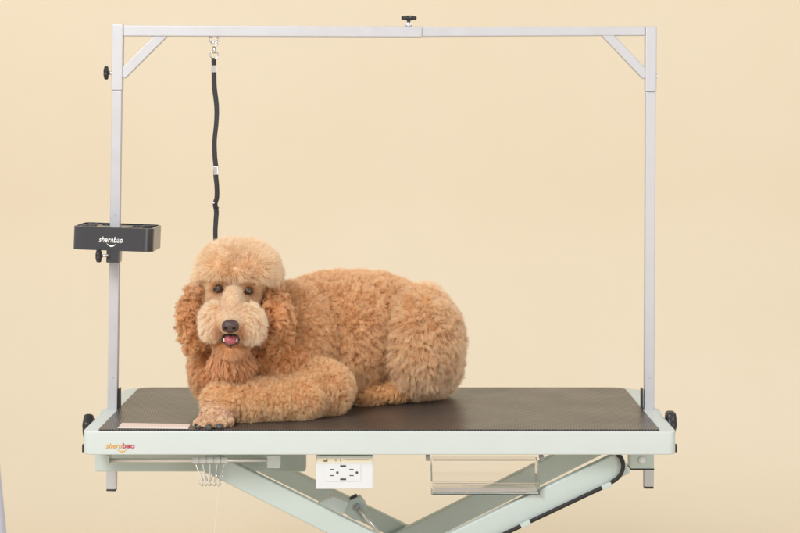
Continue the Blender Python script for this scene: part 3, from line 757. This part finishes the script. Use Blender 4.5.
col = spr_[:, 6:9] * np.clip(var, .6, 1.35); col = col * np.concatenate([1 + warm * .2, 1 - warm * .5, 1 - warm * 1.2], 1)
for p in EYES:
    q = np.linalg.norm((pts[:, 0] - np.array(p) - np.array([0, 0, -.001])) * np.array([1, .6, 1.1]), axis=1); k_ = np.clip(1 - (q - .010) / .009, 0, 1)[:, None] * (spr_[:, 0] < .0155)[:, None]
    col = col * (1 - k_ * np.array([.30, .48, .58]))
for q0 in (P(219.5, 327, 3.87), P(241.5, 328, 3.87)):
    q = np.linalg.norm((pts[:, 0] - np.array(q0)) * np.array([1.2, .4, .75]), axis=1); k_ = np.clip(1 - (q - .004) / .011, 0, 1)[:, None] * (spr_[:, 0] < .0195)[:, None]
    col = col * (1 - k_ * np.array([.25, .46, .58]))
mt_ = (spr_[:, 0] < .0055) & (pts[:, 0, 2] < TOP + .06); mo_ = np.clip(smooth_noise(pts[:, 0] + .01 * np.sin(pts[:, 0][:, [2, 0, 1]] * 300), 260) * .8 + .12 * RNG.normal(0, 1, n), -.5, .25)[:, None]; col = np.where(mt_[:, None], col * (1 + mo_ * np.array([.8, 1, 1.1])), col)
ca.data.foreach_set('color', np.concatenate([np.clip(col, 0, .95), np.ones((n, 1))], 1).astype(np.float32).ravel())
fm = bpy.data.materials.new('apricot_fur'); fm.use_nodes = True; nt = fm.node_tree; N = nt.nodes; L = nt.links
N.remove(N['Principled BSDF']); out = N['Material Output']
an = N.new('ShaderNodeAttribute'); an.attribute_name = 'tint'; hi_ = N.new('ShaderNodeHairInfo')
rm = N.new('ShaderNodeMapRange'); rm.inputs['From Max'].default_value = .75; rm.inputs['To Min'].default_value = 0; L.new(hi_.outputs['Intercept'], rm.inputs['Value'])
mx = N.new('ShaderNodeMix'); mx.data_type = 'RGBA'; mx.blend_type = 'MULTIPLY'; mx.inputs[0].default_value = 1
gr = N.new('ShaderNodeMix'); gr.data_type = 'RGBA'; gr.inputs[6].default_value = (.92, .78, .66, 1); gr.inputs[7].default_value = (1, 1, 1, 1)   # redder roots, paler tips
L.new(rm.outputs[0], gr.inputs[0]); L.new(an.outputs['Color'], mx.inputs[6]); L.new(gr.outputs[2], mx.inputs[7])
hb_ = N.new('ShaderNodeBsdfHairPrincipled'); hb_.model = 'CHIANG'; hb_.parametrization = 'COLOR'
L.new(mx.outputs[2], hb_.inputs['Color']); hb_.inputs['Roughness'].default_value = .42; hb_.inputs['Radial Roughness'].default_value = .75
hb_.inputs['Coat'].default_value = 0; hb_.inputs['Random Roughness'].default_value = .1
df = N.new('ShaderNodeBsdfDiffuse'); L.new(mx.outputs[2], df.inputs['Color'])
ms = N.new('ShaderNodeMixShader'); ms.inputs[0].default_value = .6; L.new(hb_.outputs[0], ms.inputs[1]); L.new(df.outputs[0], ms.inputs[2])
L.new(ms.outputs[0], out.inputs['Surface'])
hc.materials.append(fm)
fo = bpy.data.objects.new('fur', hc); C.objects.link(fo); fo.parent = body
seat(dog, (-.15, -.05, TOP + .0032))

# ------------------------------------------------------------------ lights, camera, render
w_ = bpy.data.worlds.new('World'); bpy.context.scene.world = w_; w_.use_nodes = True
bg = w_.node_tree.nodes['Background']; bg.inputs['Color'].default_value = (.985, .985, .985, 1); bg.inputs['Strength'].default_value = .49
def area(name, loc, target, size, power, col=(1, .99, .985)):
    ld = bpy.data.lights.new(name, 'AREA'); ld.shape = 'RECTANGLE'; ld.size = size[0]; ld.size_y = size[1]; ld.energy = power; ld.color = col
    o = bpy.data.objects.new(name, ld); C.objects.link(o); o.location = loc
    o.rotation_euler = (Vector(target) - Vector(loc)).to_track_quat('-Z', 'Y').to_euler(); return o
area('softbox_key', (-2.0, -3.2, 3.3), (-.05, 0, .7), (1.7, 1.7), 160, (1, .99, .98))
area('softbox_fill', (2.2, -3.7, 1.3), (.1, 0, .55), (1.8, 1.8), 42, (1, .99, .985))
area('softbox_backdrop', (-2.7, .1, 3.4), (-.1, 2.1, .9), (1.2, 1.2), 14, (1, .985, .96))
area('softbox_backdrop', (2.7, .1, 3.4), (.4, 2.1, .9), (1.2, 1.2), 28, (1, .985, .96))
sc = bpy.context.scene
cd = bpy.data.cameras.new('camera'); cam = bpy.data.objects.new('camera', cd); C.objects.link(cam); sc.camera = cam
cam.location = (0, -D0, CAMZ); cam.rotation_euler = (math.radians(90), 0, 0)
cd.sensor_width = 36; cd.lens = F / 800 * 36; cd.shift_x = (400 - PX) / 800; cd.shift_y = -(266.5 - PY) / 800
cd.clip_end = 60; cd.dof.use_dof = True; cd.dof.focus_distance = 3.95; cd.dof.aperture_fstop = 9
vs_ = sc.view_settings; sc.display_settings.display_device = 'sRGB'; vs_.view_transform = 'Standard'; vs_.look = 'None'; vs_.exposure = 0; vs_.gamma = 1
cy = sc.cycles; cy.max_bounces = 12; cy.diffuse_bounces = 4; cy.glossy_bounces = 5; cy.transmission_bounces = 10; cy.transparent_max_bounces = 12
cy.use_denoising = True; cy.denoiser = 'OPENIMAGEDENOISE'; cy.denoising_input_passes = 'RGB_ALBEDO_NORMAL'
cy.caustics_reflective = False; cy.caustics_refractive = True; cy.sample_clamp_indirect = 6
sc.cycles_curves.shape = 'RIBBONS' if hasattr(sc, 'cycles_curves') else None
